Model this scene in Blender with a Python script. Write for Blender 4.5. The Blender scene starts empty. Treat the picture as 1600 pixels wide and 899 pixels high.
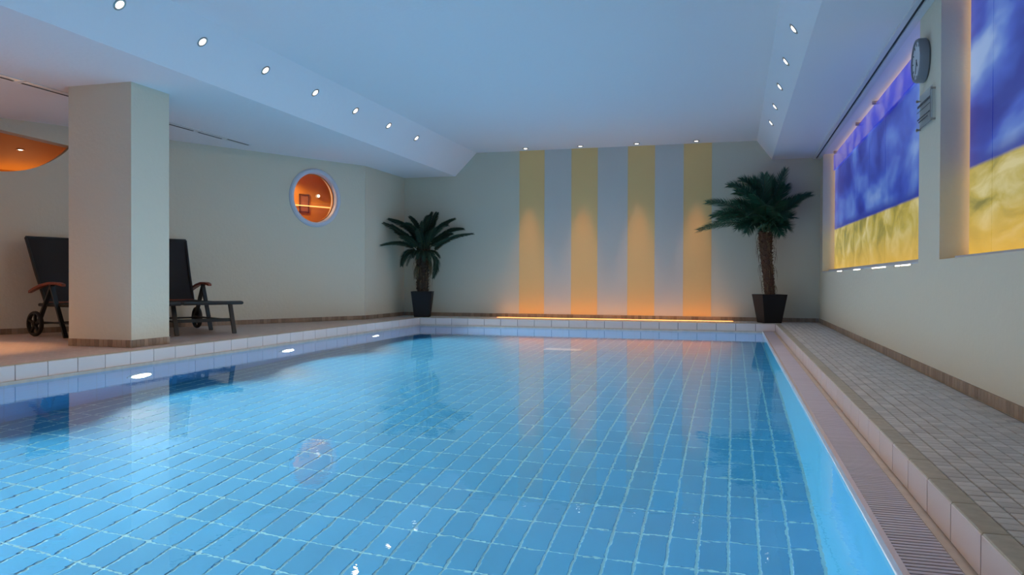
import bpy, math, random
from mathutils import Vector, Matrix
from mathutils.geometry import tessellate_polygon

S = bpy.context.scene
COL = S.collection
random.seed(7)
R = math.radians

# ------------------------------------------------------------------ camera
CAM_H, FPX, YAW, PITCH, ROLL = 0.5608, 1214.0, R(15.8958), R(-0.5468), R(0.2068)
right = Vector((math.cos(YAW), math.sin(YAW), 0)); fwd = Vector((-math.sin(YAW), math.cos(YAW), 0)); up = Vector((0, 0, 1))
fwd2 = fwd * math.cos(PITCH) + up * math.sin(PITCH)
up2 = -fwd * math.sin(PITCH) + up * math.cos(PITCH)
right3 = right * math.cos(ROLL) + up2 * math.sin(ROLL)
up3 = -right * math.sin(ROLL) + up2 * math.cos(ROLL)
cd = bpy.data.cameras.new('camera'); cam = bpy.data.objects.new('camera', cd); COL.objects.link(cam)
M = Matrix((right3, up3, -fwd2)).transposed().to_4x4(); M.translation = Vector((0, 0, CAM_H))
cam.matrix_world = M
cd.sensor_width = 36.0; cd.lens = FPX / 1600 * 36.0; cd.clip_start = 0.02; cd.clip_end = 60
S.camera = cam

# ------------------------------------------------------------------ world and exposure
w = bpy.data.worlds.new('world'); S.world = w; w.use_nodes = True
w.node_tree.nodes['Background'].inputs[0].default_value = (0.35, 0.42, 0.5, 1)
w.node_tree.nodes['Background'].inputs[1].default_value = 0.02
S.view_settings.view_transform = 'Standard'; S.view_settings.look = 'None'
S.view_settings.exposure = 0.0; S.view_settings.gamma = 1.0; S.view_settings.use_curve_mapping = False
cy = S.cycles
cy.max_bounces = 12; cy.diffuse_bounces = 5; cy.glossy_bounces = 4; cy.transmission_bounces = 8; cy.transparent_max_bounces = 8
cy.sample_clamp_indirect = 3.0; cy.blur_glossy = 1.0; cy.use_denoising = True
cy.caustics_refractive = True; cy.caustics_reflective = True

# light strengths, all in one place
P_POOL = 74.0          # each underwater lamp (W)
P_SLOPE = 32.0         # each downlight in the sloped ceiling faces
P_WASH = 140.0          # the four downlights in front of the striped wall
P_LEFT = 92.0          # downlight over the lounger area and added unseen warm fill lamps
E_PRINT = 0.86         # backlit prints
E_STRIP = 4.6         # amber strip at the foot of the striped wall
E_TUBE = 1.5           # warm light tubes round the prints
WARM = (1.0, 0.72, 0.42)
AMBER = (1.0, 0.46, 0.13)
POOLC = (0.80, 0.93, 1.0)

# ------------------------------------------------------------------ materials
def mat(name, col, rough=0.6, var=0.0, bump=0.0, bscale=40.0, spec=0.4, noise=0.0, nscale=6.0, metal=0.0, sheen=None):
    m = bpy.data.materials.new(name); m.use_nodes = True; nt = m.node_tree; n = nt.nodes; l = nt.links
    b = n['Principled BSDF']
    b.inputs['Base Color'].default_value = (*col, 1); b.inputs['Roughness'].default_value = rough
    b.inputs['Metallic'].default_value = metal
    b.inputs['Specular IOR Level'].default_value = spec
    tc = n.new('ShaderNodeTexCoord')
    src = None
    if var > 0 or noise > 0:
        val = None
        if var > 0:
            g = n.new('ShaderNodeNewGeometry'); oi = n.new('ShaderNodeObjectInfo')
            ad = n.new('ShaderNodeMath'); ad.operation = 'ADD'; l.new(g.outputs['Random Per Island'], ad.inputs[0]); l.new(oi.outputs['Random'], ad.inputs[1])
            fr = n.new('ShaderNodeMath'); fr.operation = 'FRACT'; l.new(ad.outputs[0], fr.inputs[0])
            mr = n.new('ShaderNodeMapRange'); l.new(fr.outputs[0], mr.inputs[0]); mr.inputs[3].default_value = 1 - var; mr.inputs[4].default_value = 1 + var
            val = mr.outputs[0]
        if noise > 0:
            nz = n.new('ShaderNodeTexNoise'); nz.inputs['Scale'].default_value = nscale; nz.inputs['Detail'].default_value = 6
            l.new(tc.outputs['Object'], nz.inputs['Vector'])
            mr2 = n.new('ShaderNodeMapRange'); l.new(nz.outputs[0], mr2.inputs[0]); mr2.inputs[1].default_value = 0.3; mr2.inputs[2].default_value = 0.7
            mr2.inputs[3].default_value = 1 - noise; mr2.inputs[4].default_value = 1 + noise
            if val:
                mm = n.new('ShaderNodeMath'); mm.operation = 'MULTIPLY'; l.new(val, mm.inputs[0]); l.new(mr2.outputs[0], mm.inputs[1]); val = mm.outputs[0]
            else: val = mr2.outputs[0]
        vm = n.new('ShaderNodeVectorMath'); vm.operation = 'SCALE'; vm.inputs[0].default_value = col; l.new(val, vm.inputs['Scale'])
        l.new(vm.outputs[0], b.inputs['Base Color'])
    if bump > 0:
        nb = n.new('ShaderNodeTexNoise'); nb.inputs['Scale'].default_value = bscale; nb.inputs['Detail'].default_value = 4
        l.new(tc.outputs['Object'], nb.inputs['Vector'])
        bp = n.new('ShaderNodeBump'); bp.inputs['Strength'].default_value = bump; bp.inputs['Distance'].default_value = 0.01
        l.new(nb.outputs[0], bp.inputs['Height']); l.new(bp.outputs[0], b.inputs['Normal'])
    return m

def emis(name, col, strength):
    m = bpy.data.materials.new(name); m.use_nodes = True; nt = m.node_tree; n = nt.nodes
    b = n['Principled BSDF']; b.inputs['Base Color'].default_value = (*col, 1)
    b.inputs['Emission Color'].default_value = (*col, 1); b.inputs['Emission Strength'].default_value = strength
    return m

def brick_mat(name, c1, c2, grout, bw, bh, mortar, rough=0.6, plane='XY', offset=0.0):
    m = mat(name, c1, rough); nt = m.node_tree; n = nt.nodes; l = nt.links
    tc = n.new('ShaderNodeTexCoord'); mp = n.new('ShaderNodeMapping')
    if plane == 'YZ': mp.inputs['Rotation'].default_value = (0, 0, 0)
    l.new(tc.outputs['Object'], mp.inputs['Vector'])
    vec = mp.outputs[0]
    if plane != 'XY':
        sx = n.new('ShaderNodeSeparateXYZ'); cx = n.new('ShaderNodeCombineXYZ'); l.new(vec, sx.inputs[0])
        if plane == 'YZ': l.new(sx.outputs['Y'], cx.inputs['X'])
        else:
            a = n.new('ShaderNodeMath'); l.new(sx.outputs['X'], a.inputs[0]); l.new(sx.outputs['Y'], a.inputs[1]); l.new(a.outputs[0], cx.inputs['X'])
        l.new(sx.outputs['Z'], cx.inputs['Y']); vec = cx.outputs[0]
    bt = n.new('ShaderNodeTexBrick'); l.new(vec, bt.inputs['Vector'])
    bt.inputs['Color1'].default_value = (*c1, 1); bt.inputs['Color2'].default_value = (*c2, 1); bt.inputs['Mortar'].default_value = (*grout, 1)
    bt.inputs['Scale'].default_value = 1.0; bt.inputs['Mortar Size'].default_value = mortar; bt.inputs['Brick Width'].default_value = bw
    bt.inputs['Row Height'].default_value = bh; bt.offset = offset
    l.new(bt.outputs['Color'], n['Principled BSDF'].inputs['Base Color'])
    return m

m_wall = mat('cream plaster', (0.66, 0.63, 0.52), 0.85, bump=0.35, bscale=28, spec=0.2)
m_wallback = mat('cream plaster smooth', (0.62, 0.60, 0.50), 0.8, bump=0.1, bscale=30, spec=0.2)
m_white_wall = mat('white plaster', (0.60, 0.59, 0.56), 0.8, bump=0.1, bscale=30, spec=0.2)
m_ceil = mat('ceiling plaster', (0.83, 0.83, 0.88), 0.85, bump=0.2, bscale=22, spec=0.2)
m_stripe = mat('olive yellow paint', (0.80, 0.54, 0.24), 0.75, bump=0.1, bscale=30, spec=0.2)
m_deck_grout = mat('deck grout', (0.31, 0.30, 0.28), 0.9)
m_deck = mat('grey brown mosaic', (0.52, 0.50, 0.465), 0.55, var=0.15, noise=0.12, nscale=30, bump=0.15, bscale=80)
m_deck_left = brick_mat('left deck mosaic', (0.60, 0.47, 0.41), (0.50, 0.39, 0.34), (0.38, 0.30, 0.26), 0.05, 0.05, 0.004, 0.5)
m_edge = mat('beige edge stone', (0.40, 0.36, 0.28), 0.6, var=0.05, noise=0.15, nscale=20)
m_curb = mat('glazed pale tile', (0.72, 0.61, 0.585), 0.25, var=0.03, spec=0.5)
m_curbgrout = mat('curb grout', (0.10, 0.08, 0.07), 0.9)
m_lip = mat('beige lip stone', (0.58, 0.48, 0.40), 0.5, noise=0.1, nscale=15)
m_grate = mat('pinkish grate plastic', (0.56, 0.52, 0.58), 0.5, var=0.05)
m_gutter = mat('dark gutter', (0.16, 0.14, 0.15), 0.8)
m_pool = mat('blue pool tile', (0.060, 0.295, 0.475), 0.3, var=0.06, noise=0.05, nscale=3)
m_poolgrout = mat('turquoise pool grout', (0.42, 0.74, 0.74), 0.8, noise=0.15, nscale=10)
m_poolwall = brick_mat('blue pool wall tile', (0.09, 0.36, 0.66), (0.085, 0.34, 0.62), (0.07, 0.28, 0.5), 0.25, 0.125, 0.004, 0.35, plane='XZ')
m_poolwall_right = mat('light blue pool wall', (0.06, 0.30, 0.45), 0.35, noise=0.04, nscale=4)
m_base = mat('brown skirting tile', (0.30, 0.22, 0.16), 0.45, var=0.28, noise=0.1, nscale=40)
m_basegrout = mat('skirting grout', (0.36, 0.30, 0.25), 0.9)
m_black = mat('black planter', (0.012, 0.012, 0.014), 0.6, spec=0.2)
m_frame = mat('black lounger frame', (0.014, 0.016, 0.018), 0.4)
m_sling = mat('black textile sling', (0.018, 0.018, 0.020), 0.8, bump=0.5, bscale=260)
m_wood = mat('reddish wood', (0.20, 0.045, 0.025), 0.4, noise=0.25, nscale=18)
m_rubber = mat('black wheel', (0.012, 0.013, 0.014), 0.6)
m_leaf = mat('dark palm leaf', (0.016, 0.048, 0.032), 0.45, var=0.3)
m_leaf2 = mat('green palm leaf', (0.022, 0.095, 0.055), 0.45, var=0.35)
m_stem = mat('leaf stalk', (0.05, 0.08, 0.035), 0.6)
m_trunk = mat('brown fibrous trunk', (0.075, 0.035, 0.022), 0.9, noise=0.4, nscale=25, bump=0.8, bscale=60)
m_trunk_dark = mat('dark scaly trunk', (0.040, 0.026, 0.018), 0.9, noise=0.4, nscale=25, bump=0.8, bscale=60)
m_fibre = mat('dry fibre', (0.16, 0.11, 0.06), 0.9, var=0.3)
m_pebble = mat('white pebble', (0.6, 0.6, 0.58), 0.6, var=0.2)
m_soil = mat('dark soil', (0.03, 0.022, 0.016), 0.95, bump=0.8, bscale=80)
m_chrome = mat('brushed steel', (0.45, 0.40, 0.36), 0.3, metal=0.9)
m_lens = emis('lit lamp lens', (1.0, 0.93, 0.86), 4.0)
m_poollens = emis('lit pool lamp lens', (0.85, 0.97, 1.0), 10.0)
m_white = mat('white painted metal', (0.72, 0.73, 0.75), 0.4)
m_darkslot = mat('dark slot', (0.05, 0.06, 0.07), 0.8)
m_orange = mat('orange paint', (0.72, 0.33, 0.06), 0.7, bump=0.05, bscale=20)
m_orange2 = mat('dark orange paint', (0.55, 0.20, 0.05), 0.7)
m_windowframe = mat('pale blue white window frame', (0.55, 0.62, 0.74), 0.35)
m_clockbody = mat('grey clock case', (0.20, 0.22, 0.26), 0.4)
m_clockface = mat('pale clock face', (0.62, 0.66, 0.72), 0.3)
m_ink = mat('dark print', (0.03, 0.035, 0.05), 0.7)
m_reveal = mat('niche reveal paint', (0.60, 0.55, 0.46), 0.8)
m_tube = emis('warm light tube', (1.0, 0.60, 0.25), E_TUBE)
m_slotglow = emis('leaking light glow', (1.0, 0.88, 0.66), 5.0)
m_sconce = emis('small lamp glow', (1.0, 0.85, 0.6), 3.0)
m_led = emis('amber light line', (1.0, 0.62, 0.2), 1.3)
m_glass = bpy.data.materials.new('window glass'); m_glass.use_nodes = True
nt = m_glass.node_tree; nt.nodes.remove(nt.nodes['Principled BSDF'])
tr = nt.nodes.new('ShaderNodeBsdfTransparent'); gl = nt.nodes.new('ShaderNodeBsdfGlossy'); gl.inputs['Roughness'].default_value = 0.02
fr = nt.nodes.new('ShaderNodeFresnel'); mx = nt.nodes.new('ShaderNodeMixShader')
nt.links.new(fr.outputs[0], mx.inputs[0]); nt.links.new(tr.outputs[0], mx.inputs[1]); nt.links.new(gl.outputs[0], mx.inputs[2])
nt.links.new(mx.outputs[0], nt.nodes['Material Output'].inputs[0])

m_strip = emis('amber floor light', (1.0, 0.40, 0.11), E_STRIP)
m_acryl = m_glass.copy(); m_acryl.name = 'clear acrylic'; m_acryl.node_tree.links.remove(m_acryl.node_tree.nodes['Mix Shader'].inputs[0].links[0]); m_acryl.node_tree.nodes['Mix Shader'].inputs[0].default_value = 0.15; m_acryl.node_tree.nodes['Transparent BSDF'].inputs[0].default_value = (0.90, 0.93, 0.97, 1)

m_water = bpy.data.materials.new('clear pool water'); m_water.use_nodes = True
nt = m_water.node_tree; b = nt.nodes['Principled BSDF']
b.inputs['Base Color'].default_value = (0.90, 0.97, 1.0, 1); b.inputs['Roughness'].default_value = 0.0; b.inputs['IOR'].default_value = 1.333
b.inputs['Transmission Weight'].default_value = 1.0
tc = nt.nodes.new('ShaderNodeTexCoord'); n1 = nt.nodes.new('ShaderNodeTexNoise'); n1.inputs['Scale'].default_value = 22.0; n1.inputs['Detail'].default_value = 2.0
n2 = nt.nodes.new('ShaderNodeTexNoise'); n2.inputs['Scale'].default_value = 1.3; n2.inputs['Detail'].default_value = 1.0
mp = nt.nodes.new('ShaderNodeMapping'); mp.inputs['Scale'].default_value = (1.0, 1.0, 1.0)
nt.links.new(tc.outputs['Object'], mp.inputs[0]); nt.links.new(mp.outputs[0], n1.inputs['Vector']); nt.links.new(mp.outputs[0], n2.inputs['Vector'])
ad = nt.nodes.new('ShaderNodeMath'); ad.operation = 'MULTIPLY_ADD'; nt.links.new(n2.outputs[0], ad.inputs[0]); ad.inputs[1].default_value = 3.0; nt.links.new(n1.outputs[0], ad.inputs[2])
bp = nt.nodes.new('ShaderNodeBump'); bp.inputs['Strength'].default_value = 1.0; bp.inputs['Distance'].default_value = 0.00027
nt.links.new(ad.outputs[0], bp.inputs['Height']); nt.links.new(bp.outputs[0], b.inputs['Normal'])

def print_mat(name, seed, horizon, field_warm):
    """backlit printed glass: cloudy blue sky over a yellow field (object space, z up, y along the wall)"""
    m = bpy.data.materials.new(name); m.use_nodes = True; nt = m.node_tree; n = nt.nodes; l = nt.links
    b = n['Principled BSDF']
    tc = n.new('ShaderNodeTexCoord'); sx = n.new('ShaderNodeSeparateXYZ'); l.new(tc.outputs['Object'], sx.inputs[0])
    mp = n.new('ShaderNodeMapping'); l.new(tc.outputs['Object'], mp.inputs[0]); mp.inputs['Location'].default_value = (seed, seed * 2, 0)
    mp.inputs['Rotation'].default_value = (R(20 if seed < 4 else -38), 0, 0); mp.inputs['Scale'].default_value = (1, 0.5 if seed < 4 else 0.7, 1.0 if seed < 4 else 2.2)
    nz = n.new('ShaderNodeTexNoise'); nz.inputs['Scale'].default_value = 2.1 if seed < 4 else 1.5; nz.inputs['Detail'].default_value = 3; nz.inputs['Distortion'].default_value = 0.2
    l.new(mp.outputs[0], nz.inputs['Vector'])
    sky = n.new('ShaderNodeValToRGB'); l.new(nz.outputs[0], sky.inputs[0]); e = sky.color_ramp.elements
    e[0].position = 0.36; e[0].color = (0.012, 0.022, 0.26, 1); e[1].position = 0.72; e[1].color = (0.26, 0.39, 0.66, 1)
    k = e.new(0.5); k.color = (0.035, 0.075, 0.44, 1)
    k = e.new(0.6); k.color = (0.09, 0.18, 0.54, 1)
    mp2 = n.new('ShaderNodeMapping'); l.new(tc.outputs['Object'], mp2.inputs[0]); mp2.inputs['Scale'].default_value = (1, 1.2, 2.0) if seed < 4 else (1, 0.9, 4.0); mp2.inputs['Location'].default_value = (seed * 3, seed, 1)
    mp2.inputs['Rotation'].default_value = (R(-8), 0, 0)
    n3 = n.new('ShaderNodeTexNoise'); n3.inputs['Scale'].default_value = 2.2; n3.inputs['Detail'].default_value = 6; n3.inputs['Distortion'].default_value = 0.6; l.new(mp2.outputs[0], n3.inputs['Vector'])
    fld = n.new('ShaderNodeValToRGB'); l.new(n3.outputs[0], fld.inputs[0]); e = fld.color_ramp.elements
    e[0].position = 0.33; e[0].color = (0.20, 0.19, 0.035, 1); e[1].position = 0.68; e[1].color = (0.62, 0.55, 0.26, 1)
    k = e.new(0.5); k.color = (0.46, 0.37, 0.07, 1)
    # warmer, deeper yellow towards the lower edge of the picture
    mr = n.new('ShaderNodeMapRange'); l.new(sx.outputs['Z'], mr.inputs[0]); mr.inputs[1].default_value = 0.70; mr.inputs[2].default_value = 0.98; mr.inputs[3].default_value = field_warm; mr.inputs[4].default_value = 0.0
    mxw = n.new('ShaderNodeMix'); mxw.data_type = 'RGBA'; l.new(mr.outputs[0], mxw.inputs[0]); l.new(fld.outputs[0], mxw.inputs[6]); mxw.inputs[7].default_value = (0.80, 0.46, 0.045, 1)
    # horizon, gently uneven
    n4 = n.new('ShaderNodeTexNoise'); n4.inputs['Scale'].default_value = 3.0; l.new(tc.outputs['Object'], n4.inputs['Vector'])
    hz = n.new('ShaderNodeMath'); hz.operation = 'MULTIPLY_ADD'; l.new(n4.outputs[0], hz.inputs[0]); hz.inputs[1].default_value = 0.006; l.new(sx.outputs['Z'], hz.inputs[2])
    sl = n.new('ShaderNodeMath'); sl.operation = 'MULTIPLY_ADD'; l.new(sx.outputs['Y'], sl.inputs[0]); sl.inputs[1].default_value = -0.014; l.new(hz.outputs[0], sl.inputs[2])
    st = n.new('ShaderNodeMapRange'); l.new(sl.outputs[0], st.inputs[0]); st.inputs[1].default_value = horizon - 0.012; st.inputs[2].default_value = horizon + 0.008
    dk = n.new('ShaderNodeMapRange'); l.new(sl.outputs[0], dk.inputs[0]); dk.inputs[1].default_value = horizon + 0.02; dk.inputs[2].default_value = horizon + 0.09; dk.inputs[3].default_value = 0.85; dk.inputs[4].default_value = 0
    md = n.new('ShaderNodeMix'); md.data_type = 'RGBA'; l.new(dk.outputs[0], md.inputs[0]); l.new(sky.outputs[0], md.inputs[6]); md.inputs[7].default_value = (0.02, 0.035, 0.28, 1)
    mf = n.new('ShaderNodeMix'); mf.data_type = 'RGBA'; l.new(st.outputs[0], mf.inputs[0]); l.new(mxw.outputs[2], mf.inputs[6]); l.new(md.outputs[2], mf.inputs[7])
    l.new(mf.outputs[2], b.inputs['Emission Color']); b.inputs['Emission Strength'].default_value = E_PRINT
    b.inputs['Base Color'].default_value = (0.02, 0.02, 0.03, 1); b.inputs['Roughness'].default_value = 0.25; b.inputs['Specular IOR Level'].default_value = 0.25
    return m
m_print1 = print_mat('backlit sky print far', 3.1, 1.085, 0.75)
m_print2 = print_mat('backlit sky print near', 5.3, 1.132, 0.95)
m_header = mat('violet printed glass', (0.05, 0.05, 0.3), 0.2)
nt = m_header.node_tree; b = nt.nodes['Principled BSDF']
tc = nt.nodes.new('ShaderNodeTexCoord'); nz = nt.nodes.new('ShaderNodeTexNoise'); nz.inputs['Scale'].default_value = 3.0; nt.links.new(tc.outputs['Object'], nz.inputs['Vector'])
cr = nt.nodes.new('ShaderNodeValToRGB'); nt.links.new(nz.outputs[0], cr.inputs[0]); e = cr.color_ramp.elements
e[0].position = 0.42; e[0].color = (0.03, 0.035, 0.42, 1); e[1].position = 0.62; e[1].color = (0.16, 0.14, 0.42, 1)
nt.links.new(cr.outputs[0], b.inputs['Emission Color']); b.inputs['Emission Strength'].default_value = E_PRINT

# ------------------------------------------------------------------ mesh helpers
class MB:
    def __init__(s): s.v = []; s.f = []; s.mi = []; s.smooth = []; s.cur = 0; s.sm = False
    def add(s, vs, fs, sm=False):
        o = len(s.v); s.v += [tuple(x) for x in vs]
        for f in fs: s.f.append(tuple(i + o for i in f)); s.mi.append(s.cur); s.smooth.append(sm)
        return s
    def box(s, x0, x1, y0, y1, z0, z1):
        v = [(x0,y0,z0),(x1,y0,z0),(x1,y1,z0),(x0,y1,z0),(x0,y0,z1),(x1,y0,z1),(x1,y1,z1),(x0,y1,z1)]
        return s.add(v, [(0,3,2,1),(4,5,6,7),(0,1,5,4),(1,2,6,5),(2,3,7,6),(3,0,4,7)])
    def cbox(s, x0, x1, y0, y1, z0, z1, c):
        """box with chamfered top edge"""
        v = [(x0,y0,z0),(x1,y0,z0),(x1,y1,z0),(x0,y1,z0),(x0,y0,z1-c),(x1,y0,z1-c),(x1,y1,z1-c),(x0,y1,z1-c),
             (x0+c,y0+c,z1),(x1-c,y0+c,z1),(x1-c,y1-c,z1),(x0+c,y1-c,z1)]
        return s.add(v, [(0,1,5,4),(1,2,6,5),(2,3,7,6),(3,0,4,7),(4,5,9,8),(5,6,10,9),(6,7,11,10),(7,4,8,11),(8,9,10,11),(0,3,2,1)])
    def mbox(s, mtx, sx, sy, sz):
        v = [mtx @ Vector((a*sx/2, b_*sy/2, c*sz/2)) for a, b_, c in [(-1,-1,-1),(1,-1,-1),(1,1,-1),(-1,1,-1),(-1,-1,1),(1,-1,1),(1,1,1),(-1,1,1)]]
        return s.add(v, [(0,3,2,1),(4,5,6,7),(0,1,5,4),(1,2,6,5),(2,3,7,6),(3,0,4,7)])
    def bar(s, p, q, wx, wy, upv=(0,0,1)):
        """rectangular bar from p to q; wx across, wy along the upv side"""
        p, q = Vector(p), Vector(q); d = (q-p); L = d.length; d.normalize(); a = d.cross(Vector(upv)).normalized(); b_ = a.cross(d)
        vs = []
        for c in (p, q):
            for i, j in ((-1,-1),(1,-1),(1,1),(-1,1)): vs.append(c + a*wx/2*i + b_*wy/2*j)
        return s.add(vs, [(0,1,2,3),(7,6,5,4),(0,4,5,1),(1,5,6,2),(2,6,7,3),(3,7,4,0)])
    def tube(s, pts, rads, n=8, cap=True):
        pts = [Vector(p) for p in pts]
        if not hasattr(rads, '__len__'): rads = [rads]*len(pts)
        vs = []; prev = None
        for i, p in enumerate(pts):
            t = (pts[min(i+1, len(pts)-1)] - pts[max(i-1, 0)]).normalized()
            if prev is None:
                a = t.cross(Vector((0,0,1)));
                if a.length < 1e-3: a = t.cross(Vector((1,0,0)))
            else: a = prev - t*prev.dot(t)
            a.normalize(); prev = a; b_ = t.cross(a)
            for k in range(n):
                an = 2*math.pi*k/n; vs.append(p + (a*math.cos(an) + b_*math.sin(an))*rads[i])
        fs = []
        for i in range(len(pts)-1):
            for k in range(n):
                fs.append((i*n+k, i*n+(k+1)%n, (i+1)*n+(k+1)%n, (i+1)*n+k))
        if cap: fs.append(tuple(range(n))[::-1]); fs.append(tuple(range((len(pts)-1)*n, len(pts)*n)))
        return s.add(vs, fs, True)
    def lathe(s, prof, n=32, mtx=Matrix(), close=False):
        """profile of (radius, height) turned about local z"""
        vs = []; fs = []
        for r, z in prof:
            for k in range(n):
                an = 2*math.pi*k/n; vs.append(mtx @ Vector((r*math.cos(an), r*math.sin(an), z)))
        m_ = len(prof)
        for i in range(m_ if close else m_-1):
            j = (i+1) % m_
            for k in range(n): fs.append((i*n+k, i*n+(k+1)%n, j*n+(k+1)%n, j*n+k))
        if not close:
            if prof[0][0] > 1e-5: fs.append(tuple(range(n))[::-1])
            if prof[-1][0] > 1e-5: fs.append(tuple(range((m_-1)*n, m_*n)))
        return s.add(vs, fs, True)
    def disc(s, mtx, r, n=24):
        return s.add([mtx @ Vector((r*math.cos(2*math.pi*k/n), r*math.sin(2*math.pi*k/n), 0)) for k in range(n)], [tuple(range(n))])
    def mesh(s, name, mats, recalc=False):
        me = bpy.data.meshes.new(name); me.from_pydata(s.v, [], s.f)
        for m_ in (mats if isinstance(mats, (list, tuple)) else [mats]): me.materials.append(m_)
        for p, i, sm in zip(me.polygons, s.mi, s.smooth): p.material_index = i; p.use_smooth = sm
        me.validate(); me.update()
        if any(s.smooth): me.set_sharp_from_angle(angle=R(35))
        return me
    def build(s, name, mats, parent=None, **props):
        return link(name, s.mesh(name, mats), parent, **props)

def link(name, me, parent=None, loc=None, **props):
    o = bpy.data.objects.new(name, me); COL.objects.link(o)
    if loc is not None: o.location = loc
    if parent is not None: o.parent = parent
    for k, v in props.items(): o[k] = v
    return o

def thing(name, label, cat, loc=(0,0,0), rotz=0.0, group=None):
    o = bpy.data.objects.new(name, None); COL.objects.link(o); o.location = loc; o.rotation_euler = (0,0,rotz)
    o.empty_display_size = 0.1
    o['label'] = label; o['category'] = cat
    if group: o['group'] = group
    return o

def copy_tree(o, parent=None):
    c = o.copy(); COL.objects.link(c); c.parent = parent
    for ch in list(o.children):
        if ch.type != 'LIGHT': copy_tree(ch, c)
    return c

def zto(d):
    """rotation taking local +z to direction d"""
    return Vector(d).to_track_quat('Z', 'Y').to_matrix().to_4x4()

def spot(name, loc, direction, power, size, blend, col, parent=None, radius=0.03):
    ld = bpy.data.lights.new(name, 'SPOT'); ld.energy = power; ld.spot_size = R(size); ld.spot_blend = blend; ld.color = col; ld.shadow_soft_size = radius
    o = bpy.data.objects.new(name, ld); COL.objects.link(o)
    o.matrix_world = Matrix.Translation(loc) @ Vector(direction).to_track_quat('-Z', 'Y').to_matrix().to_4x4()
    return o

# ------------------------------------------------------------------ dimensions (metres, deck top z = 0)
XL, XI, XR, XW = -4.465, 0.371, 0.535, 1.129       # left pool edge, right water edge, right curb face, right wall
Y0, Y1, YW = 0.70, 10.70, 11.29                    # near and far pool edge, far wall
ZW, ZG, ZF = -0.122, -0.10, -1.50                  # water, gutter, pool floor
ZC, ZL, ZR = 2.503, 2.158, 2.235                   # ceiling heights
YF = -1.6                                          # wall behind the camera
A = Vector((-7.02, 6.04, 0)); B = Vector((-4.98, 9.95, 0)); LD = (B - A).normalized(); LN = Vector((LD.y, -LD.x, 0))  # oblique left wall, LN points into the room
def LW(s, z, out=0.0): return A + LD*s + Vector((0,0,z)) + LN*out
SB = (B - A).length

# ------------------------------------------------------------------ setting: walls
STR = dict(kind='structure')
mb = MB(); mb.box(-5.3, XW+0.5, YW, YW+0.2, -0.2, 2.75)
wall_back = mb.build('wall_back', m_wallback, **STR)
for x0, x1 in ((-3.103,-2.717), (-2.308,-1.917), (-1.477,-1.090), (-0.687,-0.299)):
    MB().box(x0, x1, YW-0.004, YW+0.002, 0.05, ZC).build('painted_stripe', m_stripe, wall_back)
for x0, x1 in ((-2.717,-2.308), (-1.917,-1.477), (-1.090,-0.687)):
    MB().box(x0+0.001, x1-0.001, YW-0.003, YW+0.002, 0.05, ZC).build('pale_stripe', m_white_wall, wall_back)

# left wall: return piece by the far corner, then the oblique wall with round window and curved opening
MB().box(-5.2, B.x, B.y-0.01, YW, -0.2, 2.4).build('wall_left_return', m_wall, **STR)
WS, WZ, WRAD = 3.60, 1.645, 0.352                  # round window centre (along the wall, height) and hole radius
outer = [(-9.2,-0.2),(SB,-0.2),(SB,2.3),(-9.2,2.3)]
hole1 = [(WS+WRAD*math.cos(-2*math.pi*k/48), WZ+WRAD*math.sin(-2*math.pi*k/48)) for k in range(48)]
cs, cz, cr_ = -0.032, 2.497, 0.874
arc = []
a0, a1 = math.asin((1.955-cz)/cr_), math.pi - math.asin((2.158-cz)/cr_)
angs = [a0 + (-(math.pi) - 2*a0 + 0.0)*0 for _ in range(1)]
for k in range(33):
    t = k/32; an = a0 + (-math.pi - a0 - (math.asin((2.150-cz)/cr_)) )*t
    arc.append((cs+cr_*math.cos(an), cz+cr_*math.sin(an)))
hole2 = arc                                         # closes along a straight chord at the top
def extruded(loops, thick, mats):
    """wall slab in (s, z) with holes, front face towards the room"""
    flat = [p for lp in loops for p in lp]
    tris = tessellate_polygon([[Vector((p[0], p[1], 0)) for p in lp] for lp in loops])
    mb = MB(); n = len(flat)
    vs = [LW(p[0], p[1]) for p in flat] + [LW(p[0], p[1], -thick) for p in flat]
    fs = []
    for t in tris: fs.append(t); fs.append(tuple(i+n for i in reversed(t)))
    o = 0
    for lp in loops:
        m_ = len(lp)
        for i in range(m_): a_, b_ = o+i, o+(i+1) % m_; fs.append((a_, b_, b_+n, a_+n))
        o += m_
    mb.add(vs, fs); return mb
wl = extruded([outer, hole1, hole2], 0.16, m_wall).build('wall_left', m_wall, **STR)

# right wall with two window niches
ND = 0.24                                           # niche depth
def rightwall():
    mb = MB(); X2 = XW+0.45
    mb.box(XW, X2, YF, YW, -0.2, 0.688)             # below the niches
    mb.box(XW, X2, 10.985, YW, 0.688, 2.4)          # stub by the far wall
    mb.box(XW, X2, 4.93, 5.455, 0.688, 2.4)         # pier with the clock
    mb.box(XW, X2, YF, 1.6, 0.688, 2.4)
    mb.box(XW+ND, X2, 5.455, 10.985, 0.688, 2.4)    # niche backs
    mb.box(XW+ND, X2, 1.6, 4.93, 0.688, 2.4)
    return mb
wr = rightwall().build('wall_right', m_wall, **STR)
MB().box(-11.5, XW+0.5, YF-0.2, YF, -0.2, 2.75).build('wall_front', m_wall, **STR)

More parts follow.
